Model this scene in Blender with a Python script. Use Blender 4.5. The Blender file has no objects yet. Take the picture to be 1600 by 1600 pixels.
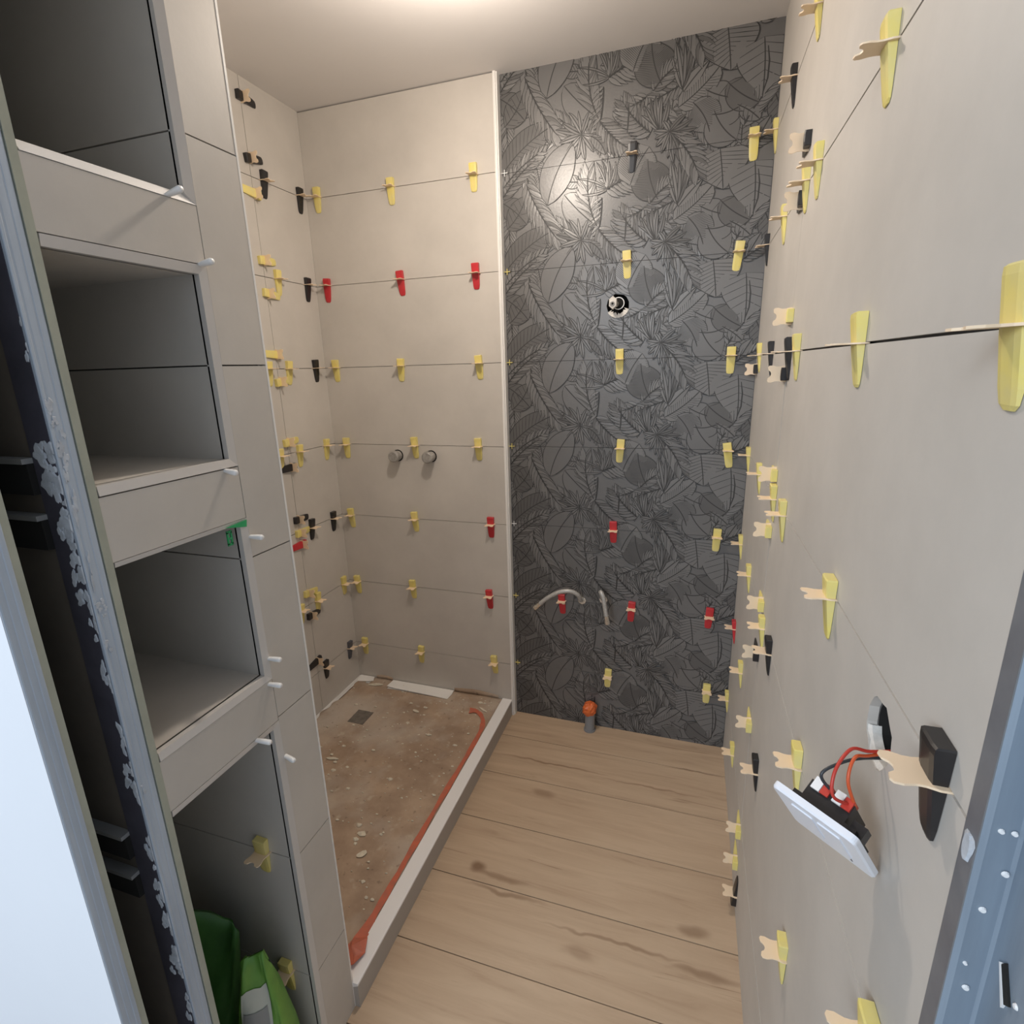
import bpy, bmesh, math, random
from mathutils import Vector, Matrix
random.seed(7)
S = bpy.context.scene
C = S.collection

# ------------------------------------------------------------------ camera
cam_d = bpy.data.cameras.new('camera'); cam = bpy.data.objects.new('camera', cam_d); C.objects.link(cam)
cam_d.sensor_width = 36.0; cam_d.lens = 36.0 * 842.725 / 1600.0; cam_d.clip_start = 0.01
yaw, pitch, roll = -0.323, -0.2612, -0.0279
fw = Vector((math.cos(pitch)*math.sin(yaw), math.cos(pitch)*math.cos(yaw), math.sin(pitch)))
rt = Vector((math.cos(yaw), -math.sin(yaw), 0)); up = rt.cross(fw)
rt2 = math.cos(roll)*rt + math.sin(roll)*up; up2 = -math.sin(roll)*rt + math.cos(roll)*up
M = Matrix((rt2, up2, -fw)).transposed().to_4x4(); M.translation = Vector((-0.1836, -1.9057, 1.4196))
cam.matrix_world = M
S.camera = cam

# ------------------------------------------------------------------ light
W = bpy.data.worlds.new('daylight'); S.world = W; W.use_nodes = True
bg = W.node_tree.nodes['Background']; bg.inputs['Color'].default_value = (0.77, 0.87, 1.0, 1); bg.inputs['Strength'].default_value = 0.50
LAMP = (-0.72, -0.66, 2.175)
ld = bpy.data.lights.new('ceiling_bulb', 'POINT'); ld.energy = 11.0; ld.color = (1.0, 0.885, 0.765); ld.shadow_soft_size = 0.03
ldd = bpy.data.lights.new('ceiling_bulb_down', 'AREA'); ldd.shape = 'DISK'; ldd.size = 0.06; ldd.energy = 2.7; ldd.color = ld.color
wl_d = bpy.data.lights.new('hall_window', 'AREA'); wl_d.shape = 'RECTANGLE'; wl_d.size = 1.3; wl_d.size_y = 1.3; wl_d.energy = 60.0; wl_d.color = (0.81, 0.905, 1.0)
wlo = bpy.data.objects.new('hall_window', wl_d); C.objects.link(wlo); wlo.location = (-1.5, -3.9, 2.2)
wlo.rotation_euler = (Vector((-0.7, -1.6, 1.2))-Vector(wlo.location)).to_track_quat('-Z', 'Y').to_euler()
S.view_settings.view_transform = 'Standard'; S.view_settings.look = 'None'
S.view_settings.exposure = 0.17; S.view_settings.gamma = 1.0; S.view_settings.use_curve_mapping = False

# ------------------------------------------------------------------ materials
def mat(name, col, rough=0.6, metal=0.0, spec=0.5, bump=0.0, bscale=60, var=0.0, vscale=4, col2=None, trans=0.0, stretch=None):
    m = bpy.data.materials.new(name); m.use_nodes = True
    n = m.node_tree.nodes; l = m.node_tree.links; b = n['Principled BSDF']
    b.inputs['Base Color'].default_value = (*col, 1); b.inputs['Roughness'].default_value = rough
    b.inputs['Metallic'].default_value = metal; b.inputs['Specular IOR Level'].default_value = spec
    if trans: b.inputs['Transmission Weight'].default_value = trans
    g = n.new('ShaderNodeNewGeometry'); src = g.outputs['Position']
    if stretch:
        mp = n.new('ShaderNodeMapping'); mp.inputs['Scale'].default_value = stretch; l.new(src, mp.inputs['Vector']); src = mp.outputs['Vector']
    if var or col2:
        t = n.new('ShaderNodeTexNoise'); t.inputs['Scale'].default_value = vscale; t.inputs['Detail'].default_value = 6; t.inputs['Roughness'].default_value = 0.62
        l.new(src, t.inputs['Vector'])
        r = n.new('ShaderNodeValToRGB'); r.color_ramp.elements[0].position = 0.32; r.color_ramp.elements[1].position = 0.68
        c2 = col2 if col2 else tuple(max(0, c*(1-var)) for c in col)
        r.color_ramp.elements[0].color = (*c2, 1); r.color_ramp.elements[1].color = (*col, 1)
        l.new(t.outputs['Fac'], r.inputs['Fac']); l.new(r.outputs['Color'], b.inputs['Base Color'])
    if bump:
        t2 = n.new('ShaderNodeTexNoise'); t2.inputs['Scale'].default_value = bscale; t2.inputs['Detail'].default_value = 4
        l.new(src, t2.inputs['Vector'])
        bp = n.new('ShaderNodeBump'); bp.inputs['Strength'].default_value = bump; bp.inputs['Distance'].default_value = 0.002
        l.new(t2.outputs['Fac'], bp.inputs['Height']); l.new(bp.outputs['Normal'], b.inputs['Normal'])
    return m
MT = {}
MT['tile'] = mat('greige_tile', (0.60, 0.560, 0.510), 0.55, var=0.13, vscale=4, bump=0.05, bscale=140)
MT['grout'] = mat('tile_adhesive', (0.20, 0.185, 0.17), 0.95, var=0.4, vscale=14)
MT['groutl'] = mat('pale_adhesive', (0.30, 0.29, 0.28), 0.95, var=0.4, vscale=14)
MT['dark'] = mat('anthracite_tile', (0.140, 0.137, 0.136), 0.34, spec=0.7, var=0.12, vscale=6, bump=0.12, bscale=160)
MT['dark2'] = mat('anthracite_tile_deep', (0.110, 0.107, 0.106), 0.34, var=0.12, vscale=6, bump=0.12, bscale=160)
MT['dark3'] = mat('anthracite_tile_pale', (0.165, 0.162, 0.160), 0.33, spec=0.7, var=0.12, vscale=6, bump=0.12, bscale=160)
MT['line'] = mat('engraved_line', (0.032, 0.031, 0.031), 0.5)
MT['paint'] = mat('ceiling_paint', (0.75, 0.72, 0.70), 0.85, var=0.03, vscale=3)
MT['white'] = mat('white_solid', (0.80, 0.78, 0.76), 0.4, var=0.04, vscale=8)
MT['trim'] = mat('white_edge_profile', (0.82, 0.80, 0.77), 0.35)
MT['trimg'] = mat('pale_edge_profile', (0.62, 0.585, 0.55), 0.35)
MT['hallwhite'] = mat('white_plasterboard', (0.70, 0.72, 0.76), 0.8, var=0.03, vscale=3)
MT['board'] = mat('green_plasterboard', (0.42, 0.43, 0.35), 0.9, var=0.15, vscale=20)
MT['backboard'] = mat('board_back', (0.16, 0.135, 0.11), 0.95, var=0.3, vscale=6)
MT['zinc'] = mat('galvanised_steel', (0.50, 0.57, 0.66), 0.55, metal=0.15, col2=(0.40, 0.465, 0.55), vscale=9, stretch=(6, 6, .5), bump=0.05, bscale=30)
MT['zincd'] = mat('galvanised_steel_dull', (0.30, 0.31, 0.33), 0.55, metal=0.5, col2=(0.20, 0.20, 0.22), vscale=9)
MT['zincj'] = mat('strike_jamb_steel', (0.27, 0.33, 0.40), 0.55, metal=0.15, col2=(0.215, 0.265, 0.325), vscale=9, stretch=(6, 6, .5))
MT['stringer'] = mat('stringer_lit_steel', (0.30, 0.30, 0.30), 0.6, var=0.2, vscale=10)
MT['plaster'] = mat('dried_plaster', (0.60, 0.64, 0.70), 0.9, var=0.35, vscale=60, bump=0.08, bscale=120)
MT['yellow'] = mat('yellow_plastic', (0.80, 0.67, 0.19), 0.35, col2=(0.74, 0.64, 0.27), vscale=30)
MT['red'] = mat('red_plastic', (0.58, 0.035, 0.045), 0.35, var=0.15, vscale=30)
MT['black'] = mat('black_plastic', (0.022, 0.020, 0.021), 0.35, var=0.3, vscale=30)
MT['grey'] = mat('grey_plastic', (0.10, 0.105, 0.13), 0.35, var=0.3, vscale=30)
MT['cream'] = mat('cream_plastic', (0.87, 0.68, 0.48), 0.45)
MT['whitep'] = mat('white_plastic', (0.84, 0.84, 0.84), 0.4)
MT['bluewhite'] = mat('white_socket_plastic', (0.80, 0.82, 0.88), 0.3)
MT['card'] = mat('protective_card', (0.47, 0.345, 0.245), 0.9, col2=(0.31, 0.215, 0.15), vscale=9, bump=0.3, bscale=60)
def dust(m):
    n = m.node_tree.nodes; l = m.node_tree.links; b = n['Principled BSDF']; src = b.inputs['Base Color'].links[0].from_socket; g = n.new('ShaderNodeNewGeometry')
    for sc_, lo_, hi_, col, f in ((3.2, .50, .72, (0.56, 0.51, 0.45), .8), (28, .60, .72, (0.55, 0.47, 0.37), .55), (45, .64, .70, (0.16, 0.11, 0.08), .5)):
        t = n.new('ShaderNodeTexNoise'); t.inputs['Scale'].default_value = sc_; t.inputs['Detail'].default_value = 5; l.new(g.outputs['Position'], t.inputs['Vector'])
        r = n.new('ShaderNodeMapRange'); r.inputs['From Min'].default_value = lo_; r.inputs['From Max'].default_value = hi_; r.inputs['To Max'].default_value = f; l.new(t.outputs['Fac'], r.inputs['Value'])
        x = n.new('ShaderNodeMix'); x.data_type = 'RGBA'; l.new(r.outputs[0], x.inputs['Factor']); l.new(src, x.inputs['A']); x.inputs['B'].default_value = (*col, 1); src = x.outputs['Result']
    l.new(src, b.inputs['Base Color'])
dust(MT['card'])
MT['crumb'] = mat('plaster_crumb', (0.76, 0.69, 0.56), 0.9, var=0.3, vscale=90)
MT['tape'] = mat('orange_tape', (0.62, 0.145, 0.075), 0.45, col2=(0.45, 0.14, 0.09), vscale=40)
MT['orange'] = mat('orange_film', (0.80, 0.19, 0.05), 0.4, col2=(0.6, 0.11, 0.03), vscale=60)
MT['pipe'] = mat('grey_pvc', (0.24, 0.245, 0.255), 0.4)
MT['braid'] = mat('braided_steel', (0.60, 0.58, 0.55), 0.4, metal=0.25, col2=(0.36, 0.35, 0.33), vscale=300)
MT['chrome'] = mat('metal_fitting', (0.70, 0.66, 0.60), 0.25, metal=0.9)
MT['cap'] = mat('pale_plastic_cap', (0.40, 0.38, 0.35), 0.4, col2=(0.22, 0.205, 0.19), vscale=40)
MT['void_shade'] = mat('cavity_and_shade_black', (0.012, 0.011, 0.010), 0.95)
MT['plug'] = mat('white_plaster_edge', (0.78, 0.75, 0.70), 0.9, var=0.3, vscale=80)
MT['bag'] = mat('green_bag', (0.15, 0.36, 0.055), 0.42, col2=(0.105, 0.27, 0.045), vscale=18)
MT['bagd'] = mat('dark_green_bag', (0.05, 0.17, 0.035), 0.45, col2=(0.03, 0.11, 0.025), vscale=18)
MT['label'] = mat('bag_label_grey', (0.30, 0.31, 0.31), 0.5)
MT['labelw'] = mat('bag_label_pale', (0.55, 0.58, 0.52), 0.5)
MT['greenp'] = mat('green_plastic', (0.03, 0.36, 0.13), 0.35)
MT['wred'] = mat('red_wire', (0.52, 0.045, 0.03), 0.4)
MT['worange'] = mat('orange_wire', (0.62, 0.10, 0.03), 0.4)
MT['wblack'] = mat('dark_wire', (0.035, 0.04, 0.045), 0.4)
MT['tray_patch'] = mat('white_tray_patch', (0.88, 0.86, 0.83), 0.8)
MT['drain'] = mat('grey_cover', (0.20, 0.175, 0.15), 0.6, var=0.4, vscale=40)
def emit(name, col, s):
    m = bpy.data.materials.new(name); m.use_nodes = True; b = m.node_tree.nodes['Principled BSDF']
    b.inputs['Base Color'].default_value = (*col, 1); b.inputs['Emission Color'].default_value = (*col, 1); b.inputs['Emission Strength'].default_value = s
    return m
MT['glow'] = emit('lamp_diffuser', (1.0, 0.86, 0.70), 6.0)

def wood():
    m = bpy.data.materials.new('oak_look_plank'); m.use_nodes = True
    n = m.node_tree.nodes; l = m.node_tree.links; b = n['Principled BSDF']; b.inputs['Roughness'].default_value = 0.5
    g = n.new('ShaderNodeNewGeometry'); oi = n.new('ShaderNodeObjectInfo')
    # offset every plank so the grain differs
    cx = n.new('ShaderNodeCombineXYZ'); mu = n.new('ShaderNodeMath'); mu.operation = 'MULTIPLY'; mu.inputs[1].default_value = 13.0
    l.new(oi.outputs['Random'], mu.inputs[0]); l.new(mu.outputs[0], cx.inputs['X']); l.new(mu.outputs[0], cx.inputs['Z'])
    ad = n.new('ShaderNodeVectorMath'); ad.operation = 'ADD'; l.new(g.outputs['Position'], ad.inputs[0]); l.new(cx.outputs[0], ad.inputs[1])
    mp = n.new('ShaderNodeMapping'); mp.inputs['Scale'].default_value = (1.3, 13.0, 1.0); l.new(ad.outputs[0], mp.inputs['Vector'])
    t = n.new('ShaderNodeTexNoise'); t.inputs['Scale'].default_value = 2.4; t.inputs['Detail'].default_value = 9; t.inputs['Roughness'].default_value = 0.6; t.inputs['Distortion'].default_value = 0.7
    l.new(mp.outputs[0], t.inputs['Vector'])
    r = n.new('ShaderNodeValToRGB'); e = r.color_ramp.elements
    e[0].position = 0.20; e[0].color = (0.385, 0.265, 0.172, 1); e[1].position = 0.62; e[1].color = (0.560, 0.414, 0.285, 1)
    k = r.color_ramp.elements.new(0.40); k.color = (0.50, 0.36, 0.243, 1)
    l.new(t.outputs['Fac'], r.inputs['Fac'])
    # long dark cracks in the grain
    mp2 = n.new('ShaderNodeMapping'); mp2.inputs['Scale'].default_value = (1.1, 22.0, 1.0); l.new(ad.outputs[0], mp2.inputs['Vector'])
    t2 = n.new('ShaderNodeTexNoise'); t2.inputs['Scale'].default_value = 1.6; t2.inputs['Detail'].default_value = 5; t2.inputs['Distortion'].default_value = 1.6; l.new(mp2.outputs[0], t2.inputs['Vector'])
    r2 = n.new('ShaderNodeValToRGB'); r2.color_ramp.elements[0].position = 0.67; r2.color_ramp.elements[0].color = (0, 0, 0, 1); r2.color_ramp.elements[1].position = 0.73; r2.color_ramp.elements[1].color = (0.6, 0.6, 0.6, 1)
    l.new(t2.outputs['Fac'], r2.inputs['Fac'])
    mx = n.new('ShaderNodeMix'); mx.data_type = 'RGBA'; l.new(r2.outputs['Color'], mx.inputs['Factor']); l.new(r.outputs['Color'], mx.inputs['A']); mx.inputs['B'].default_value = (0.20, 0.115, 0.06, 1)
    col = mx.outputs['Result']
    # knots
    for (kx, ky, sx, sy, s) in [(-.706, -.745, .030, .024, .95), (-.640, -.760, .10, .013, .55), (-.595, -.415, .05, .02, .5), (-.60, -.80, .14, .009, .6), (-.103, -.757, .05, .02, .6),
                                (-.376, -.898, .06, .022, .4), (-.60, -.268, .24, .006, .75), (-.25, -.283, .2, .005, .6), (-.10, -.165, .12, .006, .6), (-.30, -.845, .22, .006, .6), (-.08, -.86, .10, .012, .6)]:
        mm = n.new('ShaderNodeMapping'); mm.vector_type = 'POINT'; mm.inputs['Location'].default_value = (-kx/sx, -ky/sy, 0); mm.inputs['Scale'].default_value = (1/sx, 1/sy, 0)
        wob = n.new('ShaderNodeVectorMath'); wob.operation = 'MULTIPLY_ADD'
        wn = n.new('ShaderNodeTexNoise'); wn.inputs['Scale'].default_value = 14; l.new(g.outputs['Position'], wn.inputs['Vector'])
        l.new(wn.outputs['Color'], wob.inputs[0]); wob.inputs[1].default_value = (.03, .03, 0); l.new(g.outputs['Position'], wob.inputs[2])
        sb = n.new('ShaderNodeVectorMath'); sb.operation = 'SUBTRACT'; sb.inputs[1].default_value = (.015, .015, 0); l.new(wob.outputs[0], sb.inputs[0])
        l.new(sb.outputs[0], mm.inputs['Vector'])
        ln = n.new('ShaderNodeVectorMath'); ln.operation = 'LENGTH'; l.new(mm.outputs[0], ln.inputs[0])
        mr = n.new('ShaderNodeMapRange'); mr.interpolation_type = 'SMOOTHSTEP'; mr.inputs['From Min'].default_value = 0.25; mr.inputs['From Max'].default_value = 1.1; mr.inputs['To Min'].default_value = s; mr.inputs['To Max'].default_value = 0
        l.new(ln.outputs['Value'], mr.inputs['Value'])
        m2 = n.new('ShaderNodeMix'); m2.data_type = 'RGBA'; l.new(mr.outputs[0], m2.inputs['Factor']); l.new(col, m2.inputs['A']); m2.inputs['B'].default_value = (0.23, 0.135, 0.075, 1)
        col = m2.outputs['Result']
    l.new(col, b.inputs['Base Color'])
    return m
MT['wood'] = wood()

# ------------------------------------------------------------------ helpers
class MB:
    def __init__(s): s.v = []; s.f = []
    def add(s, vs, fs):
        o = len(s.v); s.v += [tuple(p) for p in vs]; s.f += [tuple(i+o for i in f) for f in fs]; return s
    def box(s, x0, x1, y0, y1, z0, z1):
        return s.add([(x0,y0,z0),(x1,y0,z0),(x1,y1,z0),(x0,y1,z0),(x0,y0,z1),(x1,y0,z1),(x1,y1,z1),(x0,y1,z1)],
                     [(3,2,1,0),(4,5,6,7),(0,1,5,4),(1,2,6,5),(2,3,7,6),(3,0,4,7)])
    def prism(s, pts, off):
        """polygon pts (3D list) extruded by vector off"""
        n = len(pts); off = Vector(off); a = [Vector(p) for p in pts]
        return s.add(a + [p+off for p in a], [tuple(range(n-1,-1,-1)), tuple(range(n, 2*n))] + [(i, (i+1)%n, n+(i+1)%n, n+i) for i in range(n)])
    def loft(s, rings, cap=True):
        n = len(rings[0]); o = len(s.v)
        for r in rings: s.v += [tuple(p) for p in r]
        for k in range(len(rings)-1):
            for i in range(n):
                j = (i+1) % n; s.f.append((o+k*n+i, o+k*n+j, o+(k+1)*n+j, o+(k+1)*n+i))
        if cap:
            s.f.append(tuple(o+i for i in range(n-1,-1,-1))); e = o+(len(rings)-1)*n; s.f.append(tuple(e+i for i in range(n)))
        return s
    def tube(s, pts, r, n=10, cap=True):
        P = [Vector(p) for p in pts]; rings = []
        up = Vector((0.03, 0.05, 1)); rr = r if isinstance(r, (list, tuple)) else [r]*len(P)
        prev = None
        for i, p in enumerate(P):
            d = (P[min(i+1, len(P)-1)] - P[max(i-1, 0)]).normalized()
            if prev is None:
                a = d.cross(up)
                if a.length < .2: a = d.cross(Vector((1, .1, 0)))
                a.normalize()
            else: a = (prev - d*prev.dot(d)).normalized()
            prev = a; b = d.cross(a)
            rings.append([p + (a*math.cos(2*math.pi*k/n) + b*math.sin(2*math.pi*k/n))*rr[i] for k in range(n)])
        return s.loft(rings, cap)
    def mesh(s, name):
        m = bpy.data.meshes.new(name); m.from_pydata(s.v, [], s.f); m.validate(); m.update(); return m
    def build(s, name, material, parent=None, smooth=False):
        return obj(name, s.mesh(name), material, parent, smooth)
def obj(name, me, material, parent=None, smooth=False):
    if material and not me.materials: me.materials.append(MT[material] if isinstance(material, str) else material)
    if smooth: me.polygons.foreach_set('use_smooth', [True]*len(me.polygons))
    o = bpy.data.objects.new(name, me); C.objects.link(o)
    if parent is not None: o.parent = parent
    return o
def tag(o, label=None, cat=None, group=None, kind=None):
    if label: o['label'] = label
    if cat: o['category'] = cat
    if group: o['group'] = group
    if kind: o['kind'] = kind
    return o
def empty(name, loc=(0, 0, 0)):
    o = bpy.data.objects.new(name, None); o.empty_display_size = 0.02; C.objects.link(o); o.location = loc; return o
def catmull(pts, n=8):
    P = [Vector(p) for p in pts]; P = [2*P[0]-P[1]] + P + [2*P[-1]-P[-2]]; out = []
    for i in range(1, len(P)-2):
        for k in range(n):
            t = k/n; a, b, c, d = P[i-1], P[i], P[i+1], P[i+2]
            out.append(0.5*((2*b) + (c-a)*t + (2*a-5*b+4*c-d)*t*t + (3*b-a-3*c+d)*t**3))
    out.append(P[-2]); return out
def holed_plate(mb, frm, w0, w1, h0, h1, cw, ch, r, th, n=24, jag=0.0):
    """rectangle [w0,w1]x[h0,h1] with a round hole at (cw,ch); frm(w,h,depth)->xyz"""
    rnd = random.Random(3)
    inner, outer = [], []
    for i in range(n):
        a = 2*math.pi*i/n; c, s_ = math.cos(a), math.sin(a)
        rr = r*(1+jag*rnd.uniform(-1, 1)); inner.append((cw+rr*c, ch+rr*s_))
        t = min(((w1-cw)/c if c > 1e-9 else (w0-cw)/c if c < -1e-9 else 1e9), ((h1-ch)/s_ if s_ > 1e-9 else (h0-ch)/s_ if s_ < -1e-9 else 1e9))
        outer.append([cw+t*c, ch+t*s_])
    for cor in ((w0,h0),(w1,h0),(w1,h1),(w0,h1)):
        k = min(range(n), key=lambda i: (outer[i][0]-cor[0])**2+(outer[i][1]-cor[1])**2); outer[k] = list(cor)
    vs = [frm(*p, 0) for p in outer] + [frm(*p, 0) for p in inner] + [frm(*p, th) for p in outer] + [frm(*p, th) for p in inner]
    fs = []
    for i in range(n):
        j = (i+1) % n
        fs += [(i, j, n+j, n+i), (2*n+i, 3*n+i, 3*n+j, 2*n+j), (n+i, n+j, 3*n+j, 3*n+i), (i, 2*n+i, 2*n+j, j)]
    return mb.add(vs, fs)
XL, XS, X1, YS, YC, ZC = -1.5756, -0.8488, -0.8236, -0.0282, -1.162, 2.3177
XT = -0.8365            # where the light shower tiles end and the white edge profile starts
KI, KO, KZ = -0.8767, -0.8359, 0.0718
ZJ = [2.038, 1.738, 1.438, 1.138, 0.838, 0.538, 0.238]
ZR = [2.038, 1.740, 1.436, 1.130, 0.834, 0.536, 0.237]
G = 0.0011             # half joint
LEAVES=[
  ('B', -0.003, 0.215, 0.082, 0.141, 0.077, 0.1, 5, 'oval', 1),
  ('B', 0.014, 0.132, 0.083, 0.226, 0.08, -0.15, 6, 'oval', 1),
  ('B', 0.824, 0.238, 0.802, 0.119, 0.071, 0.1, 7, 'oval', 1),
  ('B', 0.807, 0.113, 0.838, 0.013, 0.064, 0.1, 6, 'oval', 1),
  ('P', -0.0, 0.226, 0.116, 0.327, 0.057, 10, 0.1, 40, 'b', 0.16, 0),
  ('B', 0.007, 0.004, 0.17, 0.113, 0.09, 0.12, 11, 'banana', 0),
  ('P', 0.005, -0.042, 0.125, 0.042, 0.05, 9, 0.1, 45, 'b', 0.16, 0),
  ('P', 0.084, 0.26, 0.185, 0.089, 0.077, 12, -0.08, 35, 'b', 0.16, 0),
  ('B', 0.21, 0.215, 0.303, 0.124, 0.09, -0.05, 0, 'oval', 0),
  ('P', 0.318, 0.112, 0.287, 0.259, 0.074, 11, 0.15, 35, 'b', 0.16, 0),
  ('F', 0.35, 0.215, ((0.313, 0.295), (0.33, 0.299), (0.353, 0.294), (0.373, 0.29), (0.399, 0.28), (0.252, 0.254), (0.267, 0.209)), 0.02, 0),
  ('P', 0.332, 0.194, 0.324, 0.106, 0.05, 7, 0.05, 60, 'r', 0.16, 0),
  ('P', 0.346, 0.215, 0.458, 0.247, 0.067, 10, 0.1, 60, 'b', 0.16, 0),
  ('B', 0.155, 0.191, 0.24, 0.357, 0.104, 0.14, 0, 'oval', 0),
  ('F', 0.266, 0.077, ((0.182, 0.101), (0.204, 0.117), (0.225, 0.142), (0.255, 0.143), (0.291, 0.138), (0.194, 0.063), (0.216, 0.033), (0.25, 0.012), (0.277, 0.005), (0.304, 0.024), (0.328, 0.061)), 0.025, 0),
  ('B', 0.289, 0.071, 0.341, 0.012, 0.04, 0.25, 6, 'oval', 0),
  ('P', 0.321, 0.106, 0.414, 0.018, 0.064, 11, -0.1, 45, 'b', 0.16, 0),
  ('S', ((0.409, 0.138), (0.409, 0.11), (0.408, 0.083), (0.406, 0.062)), 0.004),
  ('P', 0.461, 0.148, 0.411, 0.129, 0.047, 5, 0.1, 50, 'b', 0.16, 0),
  ('B', 0.419, -0.082, 0.473, 0.016, 0.123, 0.1, 20, 'banana', 0),
  ('B', 0.504, 0.17, 0.47, 0.284, 0.116, 0.12, 22, 'oval', 0),
  ('P', 0.475, 0.053, 0.398, 0.135, 0.064, 9, 0.1, 45, 'b', 0.16, 0),
  ('P', 0.48, 0.16, 0.535, 0.208, 0.049, 8, 0.1, 45, 'b', 0.16, 0),
  ('F', 0.503, 0.052, ((0.457, 0.125), (0.472, 0.142), (0.487, 0.147), (0.505, 0.144), (0.524, 0.134), (0.446, 0.102)), 0.023, 0),
  ('F', 0.562, 0.149, ((0.531, 0.237), (0.548, 0.261), (0.562, 0.263), (0.582, 0.27), (0.599, 0.266), (0.538, 0.27)), 0.03, 0),
  ('B', 0.565, 0.143, 0.634, 0.213, 0.034, 0.05, 0, 'lance', 0),
  ('B', 0.552, 0.106, 0.663, 0.194, 0.071, -0.1, 15, 'banana', 0),
  ('B', 0.626, 0.14, 0.711, 0.107, 0.071, -0.1, 3, 'oval', 0),
  ('B', 0.593, 0.113, 0.644, 0.031, 0.097, 0.15, 18, 'oval', 0),
  ('B', 0.729, 0.089, 0.647, 0.075, 0.067, 0.2, 2, 'oval', 0),
  ('B', 0.653, 0.084, 0.718, 0.002, 0.105, -0.15, 0, 'oval', 0),
  ('P', 0.736, 0.034, 0.799, 0.119, 0.056, 8, 0.1, 40, 'b', 0.16, 0),
  ('B', 0.773, 0.241, 0.779, 0.095, 0.146, 0.05, 6, 'heart', 0),
  ('S', ((0.784, 0.219), (0.79, 0.183), (0.789, 0.142), (0.778, 0.103)), 0.0035),
  ('B', 0.686, 0.148, 0.771, 0.087, 0.082, -0.1, 2, 'oval', 0),
  ('B', 0.715, 0.089, 0.777, 0.044, 0.049, 0.1, 5, 'oval', 0),
  ('B', 0.676, 0.284, 0.691, 0.176, 0.157, 0.02, 9, 'heart', 0),
  ('B', 0.778, 0.0, 0.806, 0.05, 0.037, 0.0, 0, 'lance', 0),
  ('P', 0.76, -0.022, 0.842, 0.021, 0.041, 8, 0.1, 45, 'b', 0.16, 0),
  ('F', 0.53, 0.048, ((0.576, 0.087), (0.595, 0.072), (0.61, 0.047), (0.603, 0.024), (0.593, 0.003), (0.488, 0.034), (0.492, 0.013), (0.508, -0.006), (0.527, -0.022), (0.546, -0.038), (0.57, -0.035), (0.484, 0.055), (0.511, 0.078)), 0.023, 0),
  ('P', 0.543, 0.035, 0.614, -0.064, 0.071, 9, 0.12, 40, 'b', 0.16, 0),
]
# ------------------------------------------------------------------ the setting
def rows(zz, top=ZC, bot=0.0):
    e = [top] + zz + [bot]; return [(e[i+1], e[i]) for i in range(len(e)-1)]
# floor: slab + planks running parallel to the dark wall
floor = tag(MB().box(XL-.06, .06, -1.60, .06, -.06, -.0085).build('floor', mat('floor_joint', (0.10, 0.07, 0.05), 0.95)), 'floor of pale oak-look planks running across the room', 'floor', kind='structure')
ed = [0.0, -.16, -.367, -.575, -.788, -.991, -1.198, -1.405, -1.60]
for a, b in zip(ed[:-1], ed[1:]):
    MB().box(XS-.006, 0.0, b+.0013, a-.0013, -.008, 0.0).build('plank', 'wood', floor)
tag(MB().box(-2.6, 1.4, -4.2, -1.60, -.06, -.001).build('floor_hall', mat('hall_screed', (0.42, 0.40, 0.38), 0.9, var=0.2, vscale=5)), 'bare grey floor of the hall outside the door', 'floor', kind='structure')
tag(MB().box(XL-.06, .06, -1.66, .06, ZC, ZC+.06).build('ceiling', 'paint'), 'plain off-white painted ceiling', 'ceiling', kind='structure')

# right wall
wr = tag(holed_plate(MB(), lambda w, h, d: (.009+d, w, h), -1.546, .06, 0, ZC, -1.386, 1.078, .0335, .061).build('wall_right', 'grout'), 'right wall of large grey stone-look tiles', 'wall', kind='structure')
HY, HZ, HR = -1.386, 1.078, .033
for (z0, z1) in rows(ZR):
    for (y0, y1) in ((-.62+G, 0), (-1.546, -.62-G)):
        dx = random.uniform(-.0004, .0004)
        g0 = G*1.3 if abs(z1-1.436) < .01 or abs(z0-1.436) < .01 else G
        zb, zt = z0+(g0 if z0 > 0 else 0), z1-(g0 if z1 < ZC else 0)
        mb = MB()
        if y0 < HY < y1 and zb < HZ < zt: holed_plate(mb, lambda w, h, d: (dx+d, w, h), y0, y1, zb, zt, HY, HZ, HR, .009, jag=.06)
        else: mb.box(dx, .009, y0, y1, zb, zt)
        mb.build('tile', 'tile', wr)
# the box behind the hole in the right wall: dark cup
cup = []
for d, r in ((.0091, HR), (.0092, HR*.93), (.05, HR*.9)):
    cup.append([(d, HY+r*math.cos(a), HZ+r*math.sin(a)) for a in [2*math.pi*i/20 for i in range(20)]])
# back (dark) wall
wb = tag(holed_plate(MB(), lambda w, h, d: (w, .009+d, h), X1-.02, .06, 0, ZC, -.434, 1.608, .0375, .051).build('wall_back', 'groutl'), 'dark anthracite back wall of tiles with raised leaf pattern', 'wall', kind='structure')
DHX, DHZ, DHR = -.434, 1.608, .0365
# shower back wall
ws = tag(MB().box(XL-.05, X1-.021, YS+.009, .06, 0, ZC).build('wall_shower_back', 'grout'), 'light greige tiled back wall of the shower', 'wall', kind='structure')
for (z0, z1) in rows(ZJ):
    MB().box(XL, XT, YS+random.uniform(-.0004, .0004), YS+.009, z0+(G*.8 if z0 else 0), z1-(G*.8 if z1 < ZC else .0035)).build('tile', 'tile', ws)
t1 = tag(MB().prism([(XT, YS-.002, 0), (XT+.006, YS-.003, 0), (X1-.004, YS-.002, 0), (X1-.004, YS+.012, 0), (XT, YS+.012, 0)], (0, 0, ZC)).build('trim_1', 'trim'), 'white vertical edge profile between light and dark tiles', 'trim', kind='structure')
tag(MB().box(X1-.012, X1, YS+.004, .0, 0, ZC).build('trim_2', 'trim'), 'narrow grey return beside the dark leaf wall', 'trim', kind='structure')
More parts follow.
